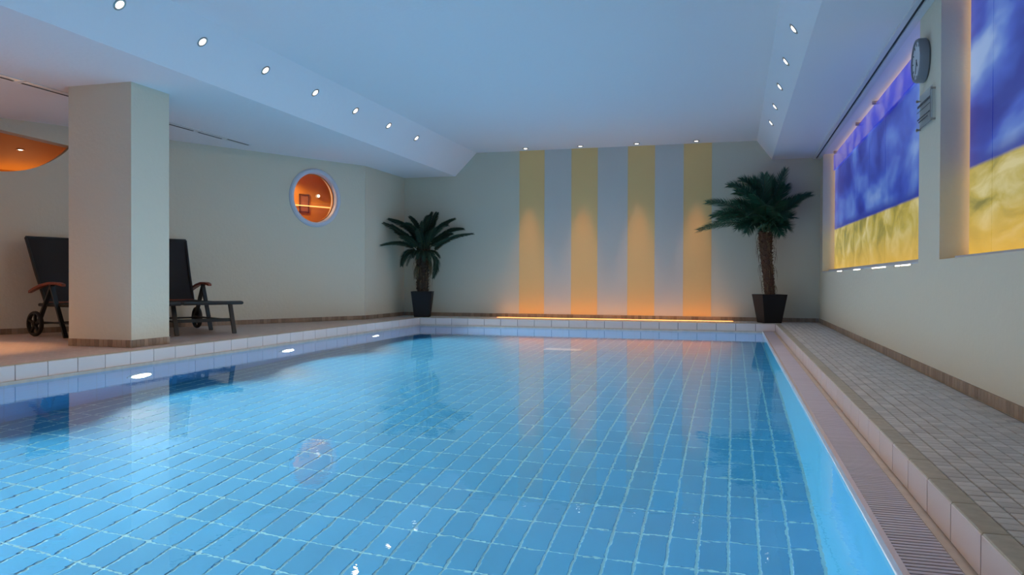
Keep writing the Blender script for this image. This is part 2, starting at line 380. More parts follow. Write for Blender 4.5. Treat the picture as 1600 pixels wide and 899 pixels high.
# ceiling: one folded slab (low left part, slope, high middle, slope, low right part)
prof = [(-11.8, ZL), (-4.129, ZL), (-3.787, ZC), (0.302, ZC), (0.500, ZR), (1.6, ZR)]
vs = []; n_ = len(prof)
for y in (YF-0.2, YW+0.2):
    for x, z in prof: vs.append((x, y, z))
    for x, z in prof: vs.append((x, y, 2.85))
fs = []
for i in range(n_-1):
    fs.append((i, i+1, 2*n_+i+1, 2*n_+i)); fs.append((n_+i, 3*n_+i, 3*n_+i+1, n_+i+1))
    fs.append((i, n_+i, n_+i+1, i+1)); fs.append((2*n_+i, 2*n_+i+1, 3*n_+i+1, 3*n_+i))
MB().add(vs, fs).build('ceiling', m_ceil, **STR)

# orange room behind the left wall
def OW(s, z, d): return LW(s, z, -d)
mb = MB()
def slab(mb, s0, s1, z0, z1, d0, d1):
    vs = [OW(s, z, d) for s in (s0, s1) for z in (z0, z1) for d in (d0, d1)]
    mb.add(vs, [(0,1,3,2),(4,6,7,5),(0,4,5,1),(2,3,7,6),(0,2,6,4),(1,5,7,3)])
slab(mb, -5.0, SB-0.02, -0.1, 2.155, 4.0, 4.15); slab(mb, -5.15, -5.0, -0.1, 2.155, 0.161, 4.15)
slab(mb, SB-0.10, SB-0.02, -0.1, 2.155, 0.161, 0.62); slab(mb, SB-0.10, 5.2, -0.1, 2.155, 0.62, 0.70); slab(mb, 5.2, 5.3, -0.1, 2.155, 0.62, 1.12)
slab(mb, 2.3, 2.42, -0.1, 2.155, 0.161, 2.2)
mb.build('wall_side_room', m_orange, **STR)
mb = MB(); slab(mb, -5.0, SB-0.02, 2.125, 2.156, 0.161, 4.0); mb.build('ceiling_side_room', m_orange, **STR)
mb = MB(); slab(mb, -5.0, SB-0.02, -0.1, 0.0, 0.161, 4.0); mb.build('floor_side_room', m_orange2, **STR)

# ------------------------------------------------------------------ setting: deck
mb = MB()
mb.box(XR+0.008, XW+0.02, YF, YW+0.02, -0.25, -0.006)
mb.box(XL-0.008, XR+0.008, Y1+0.008, YW+0.02, -0.25, -0.006)
mb.box(XL-0.008, XR+0.008, YF, Y0-0.008, -0.25, -0.006)
mb.cur = 1
pl = [(XL-0.008, YF), (XL-0.008, YW+0.02), (-5.05, YW+0.02), (-5.05, 9.95), (A.x-0.06-4.44*0+0, A.y), (A.x-8.7*LD.x-0.06, YF)]
mb.add([(x, y, -0.25) for x, y in pl] + [(x, y, -0.002) for x, y in pl], [tuple(range(6)), tuple(range(6, 12))[::-1]] + [(i, (i+1) % 6, (i+1) % 6+6, i+6) for i in range(6)])
floor = mb.build('floor', [m_deck_grout, m_deck_left], **STR)
# mosaic of the right deck: 5 cm pieces in eleven rows; the ones that show largest are pieces of their own
PT = 0.0495; gap = 0.0045
tiles = []
x_first = XR + 0.062
nx = 10; pitch_x = (XW - 0.012 - x_first)/nx
y = 1.40
while y < YW-0.02:
    for i in range(nx): tiles.append((x_first + i*pitch_x, y))
    y += PT
def inview(x, y, z=0.0):
    v = Vector((x, y, z)) - Vector((0,0,CAM_H)); d = v.dot(fwd2)
    return d > 0.3 and abs(v.dot(right3)/d*FPX) < 800 and abs(v.dot(up3)/d*FPX) < 450
near = [t for t in tiles if inview(*t)][:300]; ns = set(near)
me = MB().cbox(0, pitch_x-gap, 0, PT-gap, -0.012, 0.0, 0.0015).mesh('tile', m_deck)
for x, y in near: link('tile', me, floor, (x, y, random.uniform(-0.0006, 0.0006)))
mb = MB()
for x, y in tiles:
    if (x, y) in ns: continue
    dz = random.uniform(-0.0006, 0.0006); mb.cbox(x, x+pitch_x-gap, y, y+PT-gap, -0.012, dz, 0.0015)
y = 10.76                                              # strip between the far pool edge and the far wall
while y < YW-0.03:
    x = -4.95
    while x < XR+0.05:
        mb.cbox(x, x+PT-gap, y, y+PT-gap, -0.012, random.uniform(-0.0006, 0.0006), 0.0015); x += PT
    y += PT
mb.build('mosaic_tiles', m_deck, floor, kind='stuff')
# beige edge stones along the deck rim (right side one by one, far side, left side)
me = MB().cbox(0, 0.057, 0, 0.246, -0.012, 0.0008, 0.002).mesh('edge_stone', m_edge)
y = Y0
while y < Y1+0.2:
    link('edge_stone', me, floor, (XR+0.002, y, 0)); y += 0.25
me = MB().cbox(0, 0.246, 0, 0.05, -0.012, 0.0008, 0.002).mesh('edge_stone', m_edge)
for k in range(20): link('edge_stone', me, floor, (XL+0.002+0.25*k, Y1+0.002, 0))
me = MB().cbox(-0.05, 0, 0, 0.246, -0.012, 0.0008, 0.002).mesh('edge_stone', m_edge)
for k in range(40): link('edge_stone', me, floor, (XL-0.002, Y0+0.002+0.25*k, 0))

# skirting: small upright tiles
def skirting(name, p, q, nrm, h=0.055, pitch=0.05, parts=0, reverse=False):
    """row of upright tiles from p to q at the foot of a wall; nrm points into the room"""
    p, q, nrm = Vector(p), Vector(q), Vector(nrm); d = (q-p); L = d.length; d.normalize()
    rot = Matrix((d, nrm, Vector((0,0,1)))).transposed().to_4x4()
    mb = MB(); mb.mbox(Matrix.Translation((p+q)/2 + nrm*0.003 + Vector((0,0,h/2))) @ rot, L, 0.006, h)
    base = mb.build(name, m_basegrout, **STR)
    me = MB().box(0.0015, pitch-0.0015, 0.0, 0.010, 0.001, h+0.001).mesh('skirting_tile', m_base)
    n = int(L/pitch); mb = MB(); pos = [p + d*(i*pitch) for i in range(n)]
    for i, c in enumerate(pos):
        if i < parts:
            o = link('skirting_tile', me, base); o.matrix_local = Matrix.Translation(c) @ rot
        else:
            T = Matrix.Translation(c + d*(pitch/2) + nrm*0.005 + Vector((0,0,h/2+0.0005))) @ rot
            mb.mbox(T, pitch-0.003, 0.010, h)
    if n > parts: mb.build('skirting_tiles', m_base, base, kind='stuff')
    return base
skirting('baseboard_right', (XW, 3.4, 0), (XW, YW-0.012, 0), (-1,0,0), parts=80)
skirting('baseboard_back', (-4.97, YW, 0), (XW-0.012, YW, 0), (0,-1,0))
skirting('baseboard_left_return', (B.x, B.y, 0), (B.x, YW, 0), (1,0,0))
skirting('baseboard_left', LW(-2.0, 0), LW(SB, 0), LN)

# ------------------------------------------------------------------ swimming pool
L0 = Vector(((XL+XI)/2, (Y0+Y1)/2, ZF))
pool = thing('swimming_pool', 'long rectangular indoor swimming pool with blue tiled floor and pale raised edge', 'swimming pool', L0)
def pl_build(mb, name, m_, **k):
    mb.v = [(x-L0.x, y-L0.y, z-L0.z) for x, y, z in mb.v]; return mb.build(name, m_, pool, **k)
def at(x, y, z): return (x-L0.x, y-L0.y, z-L0.z)
mb = MB(); mb.box(XL-0.2, XI+0.2, Y0-0.2, Y1+0.2, ZF-0.2, ZF-0.0035); pl_build(mb, 'pool_bed', m_poolgrout)
mb = MB(); mb.box(XL-0.2, XL, Y0-0.2, Y1+0.2, ZF-0.1, ZG-0.03); mb.box(XL, XI+0.15, Y1, Y1+0.2, ZF-0.1, ZG-0.03); mb.box(XL, XI+0.15, Y0-0.2, Y0, ZF-0.1, ZG-0.03)
pl_build(mb, 'pool_wall', m_poolwall)
mb = MB(); mb.box(XI, XI+0.12, Y0, Y1, ZF-0.1, ZG-0.045); pl_build(mb, 'pool_wall', m_poolwall_right)
# floor tiles 25 x 12.5 cm
tl = []
for j in range(40):
    for i in range(39):
        x1 = XI-0.010 - i*0.125; y_ = Y0 + j*0.25 + 0.05
        if y_ + 0.25 <= Y1+0.06: tl.append((x1-0.125, y_))
near = sorted([t for t in tl if inview(t[0]*0.72, t[1]*0.72, ZF*0.60)], key=lambda t: t[1]+abs(t[0])*0.15)[:300]; ns = set(near)
me = MB().cbox(0.006, 0.119, 0.005, 0.245, -0.008, 0.0, 0.0015).mesh('pool_tile', m_pool)
for x, y in near: link('pool_tile', me, pool, at(x, y, ZF))
mb = MB()
for x, y in tl:
    if (x, y) not in ns: mb.cbox(x+0.006, x+0.119, y+0.005, min(y+0.245, Y1), ZF-0.008, ZF, 0.0015)
pl_build(mb, 'pool_tiles', m_pool, kind='stuff')
# curb: backing, upright tiles, lip at the water line
mb = MB()
mb.box(XL-0.10, XL-0.006, Y0-0.1, Y1+0.1, ZG-0.03, -0.007); mb.box(XL-0.006, XR+0.1, Y1+0.006, Y1+0.1, ZG-0.03, -0.007)
mb.box(XR+0.006, XR+0.05, Y0-0.1, Y1+0.006, ZG-0.03, -0.007); mb.box(XL-0.006, XR+0.05, Y0-0.1, Y0-0.006, ZG-0.03, -0.007)
pl_build(mb, 'curb_backing', m_curbgrout)
g_ = 0.003
meL = MB().cbox(-0.004, 0.011, g_, 0.25-g_, 0, 0.0965, 0.002).mesh('curb_tile', m_curb)
for k in range(40): link('curb_tile', meL, pool, at(XL-0.011, Y0+0.25*k, ZG))
meF = MB().cbox(g_, 0.25-g_, -0.011, 0.004, 0, 0.0965, 0.002).mesh('curb_tile', m_curb)
for k in range(20): link('curb_tile', meF, pool, at(XL+0.25*k, Y1+0.011, ZG))
meR = MB().cbox(-0.011, 0.004, g_, 0.25-g_, 0, 0.0965, 0.002).mesh('curb_tile', m_curb)
for k in range(40): link('curb_tile', meR, pool, at(XR+0.011, Y0+0.25*k, ZG))
mb = MB()
mb.box(XL-0.02, XL+0.012, Y0, Y1, ZG-0.035, ZG-0.001); mb.box(XL+0.012, XR, Y1-0.014, Y1+0.02, ZG-0.035, ZG-0.001)
pl_build(mb, 'water_lip', m_lip)
# overflow gutter on the right: channel, rims and cross slats
mb = MB(); mb.box(XI+0.004, XR+0.01, Y0, Y1-0.014, -0.25, -0.135); pl_build(mb, 'gutter_channel', m_gutter)
mb = MB(); mb.box(XI, XI+0.016, Y0, Y1-0.014, ZG-0.045, ZG+0.001); pl_build(mb, 'gutter_rim', m_curb)
mb = MB(); mb.box(XI+0.155, XR+0.002, Y0, Y1-0.014, ZG-0.04, ZG-0.003); mb.box(XI+0.136, XI+0.155, Y0, Y1-0.014, ZG-0.035, ZG+0.001); pl_build(mb, 'gutter_rim', m_lip)
SP = 0.0235
me = MB().cbox(XI+0.016, XI+0.136, 0, SP*0.66, ZG-0.012, ZG, 0.0012).mesh('grate_slat', m_grate)
ys = []; y = 1.35
while y < Y1-0.02: ys.append(y); y += SP
for y in ys[:300]: link('grate_slat', me, pool, (-L0.x, y-L0.y, -L0.z))
mb = MB()
for y in ys[300:]: mb.box(XI+0.016, XI+0.136, y, y+SP*0.66, ZG-0.012, ZG)
y = Y0
while y < 1.35: mb.box(XI+0.016, XI+0.136, y, y+SP*0.66, ZG-0.012, ZG); y += SP
pl_build(mb, 'grate_slats', m_grate, kind='stuff')
# pale inlet grille on the pool floor
mb = MB(); mb.box(-2.16, -1.72, 8.93, 9.12, ZF, ZF+0.012); g0 = pl_build(mb, 'inlet_grille', m_white)
# water
mb = MB(); nxw = 2
mb.add([(XL+0.012, Y0, ZW), (XI, Y0, ZW), (XI, Y1-0.014, ZW), (XL+0.012, Y1-0.014, ZW)], [(0,1,2,3)])
water = mb.build('pool_water', m_water, label='still clear water filling the blue tiled swimming pool', category='water', kind='stuff')

# underwater lamps in the left pool wall
lamp_y = [0.93, 2.98, 5.04, 7.12, 9.20]
lab = {2.98: 'round underwater lamp in the left pool wall, nearest the camera, outside the picture',
       0.93: 'round underwater lamp in the left pool wall by the near pool end',
       5.04: 'lit round underwater lamp below the square pillar', 7.12: 'lit round underwater lamp in the middle of the left pool wall below the round window',
       9.20: 'lit round underwater lamp nearest the left palm'}
ZLAMP = -0.72
for y in lamp_y:
    t = thing('underwater_lamp', lab[y], 'pool light', (XL, y, ZLAMP), group='underwater lamps in the left pool wall')
    Mx = zto((1,0,0))
    MB().lathe([(0.10,0.0),(0.13,0.0),(0.132,0.014),(0.118,0.022),(0.10,0.016)], 28, Mx, close=True).build('lamp_ring', m_white, t)
    MB().lathe([(0.101,0.001),(0.09,0.010),(0.05,0.014),(0.0001,0.016)], 28, Mx).build('lamp_lens', m_poollens, t)
    ld = bpy.data.lights.new('lamp_light', 'AREA'); ld.shape = 'DISK'; ld.size = 0.19; ld.spread = R(140); ld.energy = P_POOL; ld.color = POOLC
    o = bpy.data.objects.new('lamp_light', ld); COL.objects.link(o); o.parent = t
    o.matrix_local = Matrix.Translation((0.03, 0, 0)) @ Vector((1,0,-0.05)).to_track_quat('-Z', 'Y').to_matrix().to_4x4()

# ------------------------------------------------------------------ pillar
PX0, PX1, PY0, PY1 = -5.33, -4.70, 5.22, 5.66
MB().box(PX0, PX1, PY0, PY1, -0.2, ZL+0.05).build('pillar', m_wall, **STR)
sk = [((PX0, PY0, 0), (PX1, PY0, 0), (0,-1,0)), ((PX1, PY0, 0), (PX1, PY1, 0), (1,0,0)), ((PX1, PY1, 0), (PX0, PY1, 0), (0,1,0)), ((PX0, PY1, 0), (PX0, PY0, 0), (-1,0,0))]
for k, (p, q, nn) in enumerate(sk): skirting('trim_%d' % (k+1), p, q, nn, h=0.06, pitch=0.045, parts=20)

# ------------------------------------------------------------------ downlights
def downlight_proto():
    t = thing('downlight', '', 'downlight')
    MB().lathe([(0.030,-0.006),(0.041,-0.001),(0.045,0.0),(0.045,0.004),(0.040,0.007),(0.032,0.006),(0.028,0.0)], 28, close=True).build('trim_ring', m_chrome, t)
    MB().lathe([(0.030,0.0005),(0.022,0.008),(0.0001,0.012)], 20).build('lamp_lens', m_lens, t)
    return t
dl = downlight_proto(); first = [True]
def downlight(p, d, label, group, power, size, blend, col, aim=None):
    """recessed spot with its face towards direction d"""
    o = dl if first[0] else copy_tree(dl); first[0] = False
    p = Vector(p); d = Vector(d).normalized()
    o.rotation_mode = 'QUATERNION'; o.rotation_quaternion = d.to_track_quat('Z', 'Y'); o.location = p
    o['label'] = label; o['group'] = group
    ld = bpy.data.lights.new('downlight_beam', 'SPOT'); ld.energy = power; ld.spot_size = R(size); ld.spot_blend = blend; ld.color = col; ld.shadow_soft_size = 0.028
    l = bpy.data.objects.new('downlight_beam', ld); COL.objects.link(l); l.parent = o
    l.matrix_local = Matrix.Translation((0,0,0.02)) @ Matrix.Rotation(math.pi, 4, 'X')
    if aim:                                          # the lamp inside is tilted in its ring
        q = o.rotation_quaternion.to_matrix().to_4x4().inverted()
        l.matrix_local = Matrix.Translation((0,0,0.02)) @ q @ Vector(aim).to_track_quat('-Z', 'Y').to_matrix().to_4x4()
    return o, l
nl = Vector((0.345, 0, -0.342)).normalized(); nr = Vector((-0.268, 0, -0.198)).normalized()
ordn = ['nearest the camera', 'second from the camera', 'third from the camera', 'fourth from the camera', 'third from the far wall', 'second from the far wall', 'nearest the far wall']
for k in range(7):
    downlight((-3.915, 4.245+0.834*k, 2.3755), nl, 'round downlight in the left sloping ceiling face, ' + ordn[k], 'downlights in the left slope', P_SLOPE, 125, 0.8, WARM, (0.62, 0, -1))
ordr = ['nearest the camera', 'second from the camera', 'middle one of the five in view', 'second from the far wall', 'nearest the far wall']
for k in range(5):
    downlight((0.405, 5.90+0.858*k, 2.3635), nr, 'round downlight in the right sloping ceiling face, ' + ordr[k], 'downlights in the right slope', P_SLOPE, 120, 0.8, WARM, (-0.85, 0, -1))
for k in range(4):                                   # the rows go on above and behind the camera
    y = 3.41-0.834*k
    downlight((-3.915, y, 2.3755), nl, 'left slope downlight outside the picture, %s one before those in view' % ('first','second','third','fourth')[k], 'downlights outside the picture, left', P_SLOPE, 125, 0.8, WARM, (0.62, 0, -1))
    downlight((0.405, 5.04-0.858*k, 2.3635), nr, 'right slope downlight outside the picture, %s one before those in view' % ('first','second','third','fourth')[k], 'downlights outside the picture, right', P_SLOPE, 120, 0.8, WARM, (-0.85, 0, -1))
wl_ = ['above the leftmost olive stripe', 'above the second olive stripe from the left', 'above the third olive stripe from the left', 'above the rightmost olive stripe']
for k, x in enumerate((-2.95, -2.133, -1.324, -0.504)):
    o, l = downlight((x, 11.06, ZC-0.003), (0,0,-1), 'small ceiling downlight ' + wl_[k], 'wall washers at the striped wall', P_WASH, 32, 1.0, AMBER)
# amber light strip let into the deck at the foot of the striped wall
t = thing('floor_light_strip', 'glowing amber light strip in the deck at the foot of the striped wall', 'floor light', (-1.70, 11.15, 0))
MB().box(-1.72, 1.72, -0.040, 0.040, -0.010, 0.002).build('strip_channel', m_chrome, t)
MB().box(-1.70, 1.70, -0.032, 0.032, -0.006, 0.004).build('strip_diffuser', m_strip, t)
# lounger area: the first lamp makes the deck glow, others added as warm fill
for x, y, ww in ((-5.95, 4.6, 'nearest the pillar'), (-7.4, 3.2, 'added warm fill, second from the pillar'), (-6.0, 1.2, 'added warm fill, beside the near half of the pool'), (-8.6, 1.0, 'added warm fill, farthest left')):
    downlight((x, y, ZL-0.003), (0,0,-1), 'ceiling downlight over the lounger area, outside the picture, ' + ww, 'downlights over the lounger area', P_LEFT*(1.7 if y > 4 else 1), 50 if y > 4 else 155, 0.7, (1.0, 0.50, 0.20))
p = OW(1.0, 2.122, 1.35)
downlight((-8.31, 7.43, 2.122), (0,0,-1), 'small bright downlight in the orange ceiling behind the curved opening', 'downlights of the orange room', 18, 140, 0.5, (1.0, 0.62, 0.3))

def point(name, loc, power, col, rad=0.08):
    ld = bpy.data.lights.new(name, 'POINT'); ld.energy = power; ld.color = col; ld.shadow_soft_size = rad
    o = bpy.data.objects.new(name, ld); COL.objects.link(o); o.location = loc; return o

# wall lamps of the orange room; the unseen one is added to light it
def wall_lamp(s, z, d, power, label, group, k=1.0):
    c = OW(s, z, d); t = thing('wall_lamp', label, 'lamp', c, group=group)
    MB().lathe([(0.03,-0.0),(0.03,0.02),(0.012,0.03)], 16, zto(LN)).build('lamp_base', m_white, t)
    MB().lathe([(0.0001,0.03*k),(0.035*k,0.05*k),(0.045*k,0.085*k),(0.03*k,0.115*k),(0.0001,0.125*k)], 16, zto(LN)).build('lamp_bulb', m_sconce, t)
    if power <= 0: return t
    l = point('lamp_light', (0,0,0), power, (1.0, 0.60, 0.28)); l.parent = t; l.location = LN*0.25
wall_lamp(1.1, 1.2, 3.99, 22, 'unseen wall lamp added to light the orange room behind the curved opening', 'wall lamps in the orange room')

# things seen through the round window: inner orange wall, picture frame, lamp, bright line
mb = MB(); slab(mb, 2.42, 5.2, 0.0, 2.12, 1.05, 1.12); mb.build('wall_side_room_inner', m_orange, **STR)
downlight(OW(3.5, 2.123, 0.65), (0,0,-1), 'hidden ceiling downlight added to light the orange wall behind the round window', 'downlights of the orange room', 38, 160, 0.3, (1.0, 0.62, 0.32))  # unseen lamp added to brighten the orange wall behind the glass
wall_lamp(4.30, 1.80, 1.05, 0, 'small glowing wall lamp seen through the round window', 'wall lamps in the orange room', 0.45)
t = thing('wall_picture', 'small dark framed picture on the orange wall seen through the round window', 'picture', OW(4.07, 1.67, 1.05))
def pic_bar(mb, s0, s1, z0, z1, d0, d1, base):
    vs = [OW(s, z, d)-base for s in (s0, s1) for z in (z0, z1) for d in (d0, d1)]
    mb.add(vs, [(0,1,3,2),(4,6,7,5),(0,4,5,1),(2,3,7,6),(0,2,6,4),(1,5,7,3)])
bs = OW(4.07, 1.67, 1.05)
mb = MB()
for s0, s1, z0, z1 in ((3.99,4.005,1.54,1.81),(4.135,4.15,1.54,1.81),(3.99,4.15,1.54,1.56),(3.99,4.15,1.79,1.81)): pic_bar(mb, s0, s1, z0, z1, 1.025, 1.05, bs)
mb.build('picture_frame', mat('brown picture frame', (0.16, 0.06, 0.03), 0.6), t)
mb = MB(); pic_bar(mb, 4.005, 4.135, 1.56, 1.79, 1.038, 1.049, bs); mb.build('picture_sheet', mat('faded picture', (0.42, 0.19, 0.13), 0.6), t)
t = thing('light_strip', 'thin glowing horizontal light strip behind the round window', 'light', OW(3.6, 1.60, 0.9))
mb = MB(); bs = OW(3.6, 1.60, 0.9); pic_bar(mb, 2.45, 5.15, 1.635, 1.647, 1.02, 1.048, bs); mb.build('strip_diffuser', m_led, t)

# ------------------------------------------------------------------ round window
wc = LW(WS, WZ); Mw = zto(LN)
t = thing('round_window', 'round porthole window with thick pale frame in the left wall', 'window', wc)
t['kind'] = 'structure'
MB().lathe([(0.325,-0.10),(0.325,0.012),(0.338,0.030),(0.368,0.030),(0.386,0.016),(0.390,0.0),(0.352,-0.001),(0.352,-0.10)], 64, Mw, close=True).build('window_frame', m_windowframe, t)
MB().lathe([(0.315,-0.075),(0.315,-0.060),(0.327,-0.060),(0.327,-0.075)], 64, Mw, close=True).build('inner_ring', m_orange2, t)
mb = MB(); mb.disc(Mw @ Matrix.Translation((0,0,-0.068)), 0.32, 64); mb.build('glass_pane', m_glass, t)

# ------------------------------------------------------------------ backlit window niches
def niche(name, label, y0, y1, zb, zt, seams, m_print, header, posn):
    t = thing(name, label, 'glass picture', (1.27, (y0+y1)/2, zb), group='backlit glass pictures in the window niches'); base = Vector(t.location)
    def bb(mb, nm, m_, **k):
        mb.v = [tuple(Vector(v)-base) for v in mb.v]; return mb.build(nm, m_, t, **k)
    ed = [y0] + seams + [y1]
    top = zt if not header else zt
    for a_, b_ in zip(ed[:-1], ed[1:]):
        # glass panes keep world coordinates for the picture: origin offset goes to the object
        mb = MB(); mb.box(1.270, 1.278, a_+0.005, b_-0.005, zb, top)
        me = mb.mesh('printed_pane', m_print); o = link('printed_pane', me, t); o.location = -base
    # warm tubes behind the edges of the panes
    mb = MB(); mb.box(1.290, 1.310, y0-0.02, y0+0.02, zb+0.02, top-0.02); bb(mb, 'light_tube', m_tube)
    mb = MB(); mb.box(1.290, 1.310, y1-0.02, y1+0.012, zb+0.02, top-0.02); bb(mb, 'light_tube', m_tube)
    mb = MB(); mb.box(1.290, 1.310, y0, y1, top-0.010, top+0.027); bb(mb, 'light_tube', m_tube)
    mb = MB(); mb.box(1.290, 1.310, y0, y1, zb-0.004, zb+0.02); bb(mb, 'light_tube', m_tube)
    mb = MB(); mb.box(1.20, 1.31, y0-0.03, y1+0.0, zb-0.029, zb-0.006); bb(mb, 'ledge', m_windowframe)
    if header:
        mb = MB(); mb.box(1.252, 1.260, y0+0.002, y1-0.002, 2.005, top); me = mb.mesh('header_pane', m_header); o = link('header_pane', me, t); o.location = -base
        for yy in (7.80, 8.81, 10.66):
            mb = MB(); mb.lathe([(0.012,-0.03),(0.018,-0.03),(0.018,0.012),(0.010,0.020)], 12, Matrix.Translation((1.25, yy, top)) @ Matrix.Rotation(R(90), 4, 'Y')); bb(mb, 'clip', m_chrome)
    return t
niche('backlit_picture', 'backlit glass picture of cloudy sky and yellow field, left of the wall clock', 5.50, 10.94, 0.718, 2.205, [7.422, 8.258, 9.222], m_print1, True, 0)
niche('backlit_picture', 'backlit glass picture of streaky sky and yellow field, right of the wall clock', 1.66, 4.90, 0.712, 2.205, [3.30, 4.50], m_print2, False, 1)
# glowing bars standing in for light leaking through gaps under the far ledge
t = thing('ledge_light_leak', 'row of short gaps leaking light under the ledge of the far backlit panel', 'light', (1.17, 7.6, 0.680))
for a_, b_ in ((9.07,9.45), (7.80,8.22), (6.55,7.17), (6.02,6.19), (5.68,5.98)):
    mb = MB(); mb.box(-0.042, -0.030, a_-7.6, b_-7.6, -0.011, -0.003); mb.build('light_slot', m_slotglow, t)
mb = MB(); mb.box(-0.042, -0.030, 5.46-7.6, 10.98-7.6, -0.003, 0.007); mb.build('slot_rail', m_windowframe, t)

# curtain rail on the low ceiling in front of the niches
t = thing('curtain_rail', 'long white double curtain rail with a dark slot on the right ceiling', 'curtain rail', (1.07, 6.2, ZR))
MB().box(-0.045, -0.012, -5, 5.07, -0.020, 0).build('rail', m_white, t)
MB().box(-0.012, 0.012, -5, 5.07, -0.006, 0).build('slot', m_darkslot, t)
MB().box(0.012, 0.058, -5, 5.07, -0.020, 0).build('rail', m_white, t)

# linear air slots in the low left ceiling
def vent(y0, y1, k, label):
    t = thing('ceiling_vent', label, 'air vent', (-5.56, (y0+y1)/2, ZL), group='linear air slots in the left ceiling'); h = (y1-y0)/2
    MB().box(-0.05, 0.05, -h, h, -0.006, 0).build('vent_frame', m_white, t)
    for sx, ya, yb in ((-0.026, -h+0.02, -0.02), (0.022, 0.02, h-0.02)) if k % 2 else ((0.022, -h+0.02, -0.02), (-0.026, 0.02, h-0.02)):
        MB().box(sx-0.010, sx+0.010, ya, yb, -0.009, -0.005).build('slot', m_darkslot, t)
vl = ['long narrow ceiling air slot left of the pillar, cut by the picture edge', 'long narrow ceiling air slot just behind the pillar top', 'long narrow ceiling air slot right of the pillar', 'long narrow ceiling air slot farthest from the camera']
for k, (a_, b_) in enumerate(((3.60,4.95),(4.99,6.2),(6.24,7.12),(7.16,8.04))): vent(a_, b_, k, vl[k])

# ------------------------------------------------------------------ clock and notice
cy_, cz_ = 5.292, 1.918; Mc = zto((-1,0,0))
t = thing('wall_clock', 'round grey wall clock high on the pier between the two backlit panels', 'clock', (XW, cy_, cz_))
MB().lathe([(0.0001,0.0),(0.122,0.0),(0.134,0.010),(0.134,0.048),(0.127,0.060),(0.117,0.060),(0.115,0.050),(0.0001,0.050)], 48, Mc).build('clock_case', m_clockbody, t)
mb = MB(); mb.disc(Mc @ Matrix.Translation((0,0,0.0512)), 0.1155, 48); mb.build('clock_face', m_clockface, t)
mb = MB()
for k in range(12):
    an = math.pi*k/6; mb.mbox(Matrix.Translation((-0.0525, 0.098*math.sin(an), 0.098*math.cos(an))) @ Matrix.Rotation(-an, 4, 'X'), 0.002, 0.005, 0.018)
mb.build('hour_marks', m_ink, t, kind='stuff')
for nm, an, ln in (('hour_hand', R(215), 0.055), ('minute_hand', R(160), 0.088)):
    mb = MB(); mb.mbox(Matrix.Rotation(-an, 4, 'X') @ Matrix.Translation((-0.054, 0, ln/2-0.01)), 0.002, 0.008, ln); mb.build(nm, m_ink, t)
ny, nz_ = 5.235, 1.605
t = thing('notice_plate', 'clear acrylic notice plate with dark text lines on four studs under the clock', 'sign', (XW, ny, nz_))
MB().box(-0.022, -0.018, -0.20, 0.20, -0.105, 0.105).build('plate', m_acryl, t)
for sy in (-0.185, 0.185):
    for sz in (-0.09, 0.09):
        MB().lathe([(0.006,0.0),(0.006,0.016),(0.009,0.016),(0.009,0.026),(0.004,0.028)], 12, Matrix.Translation((0, sy, sz)) @ zto((-1,0,0))).build('stud', m_chrome, t)
mb = MB(); random.seed(3)
def words(zc, h, y0, y1, wl, wh):
    y = y0
    while y < y1:
        w_ = min(random.uniform(wl, wh), y1-y); mb.box(-0.0235, -0.0225, y, y+w_, zc-h/2, zc+h/2); y += w_ + 0.008
words(0.045, 0.016, -0.15, 0.17, 0.02, 0.05)
words(0.012, 0.004, -0.15, 0.17, 0.02, 0.04)
words(-0.035, 0.008, -0.15, 0.17, 0.02, 0.05)
words(-0.054, 0.008, -0.10, 0.13, 0.02, 0.05)
mb.build('printed_text', m_ink, t, kind='stuff')
mb = MB(); mb.box(-0.0235, -0.0225, -0.196, 0.196, -0.1005, -0.099); mb.box(-0.0235, -0.0225, -0.165, -0.163, -0.099, 0.10); mb.build('printed_border', m_ink, t)

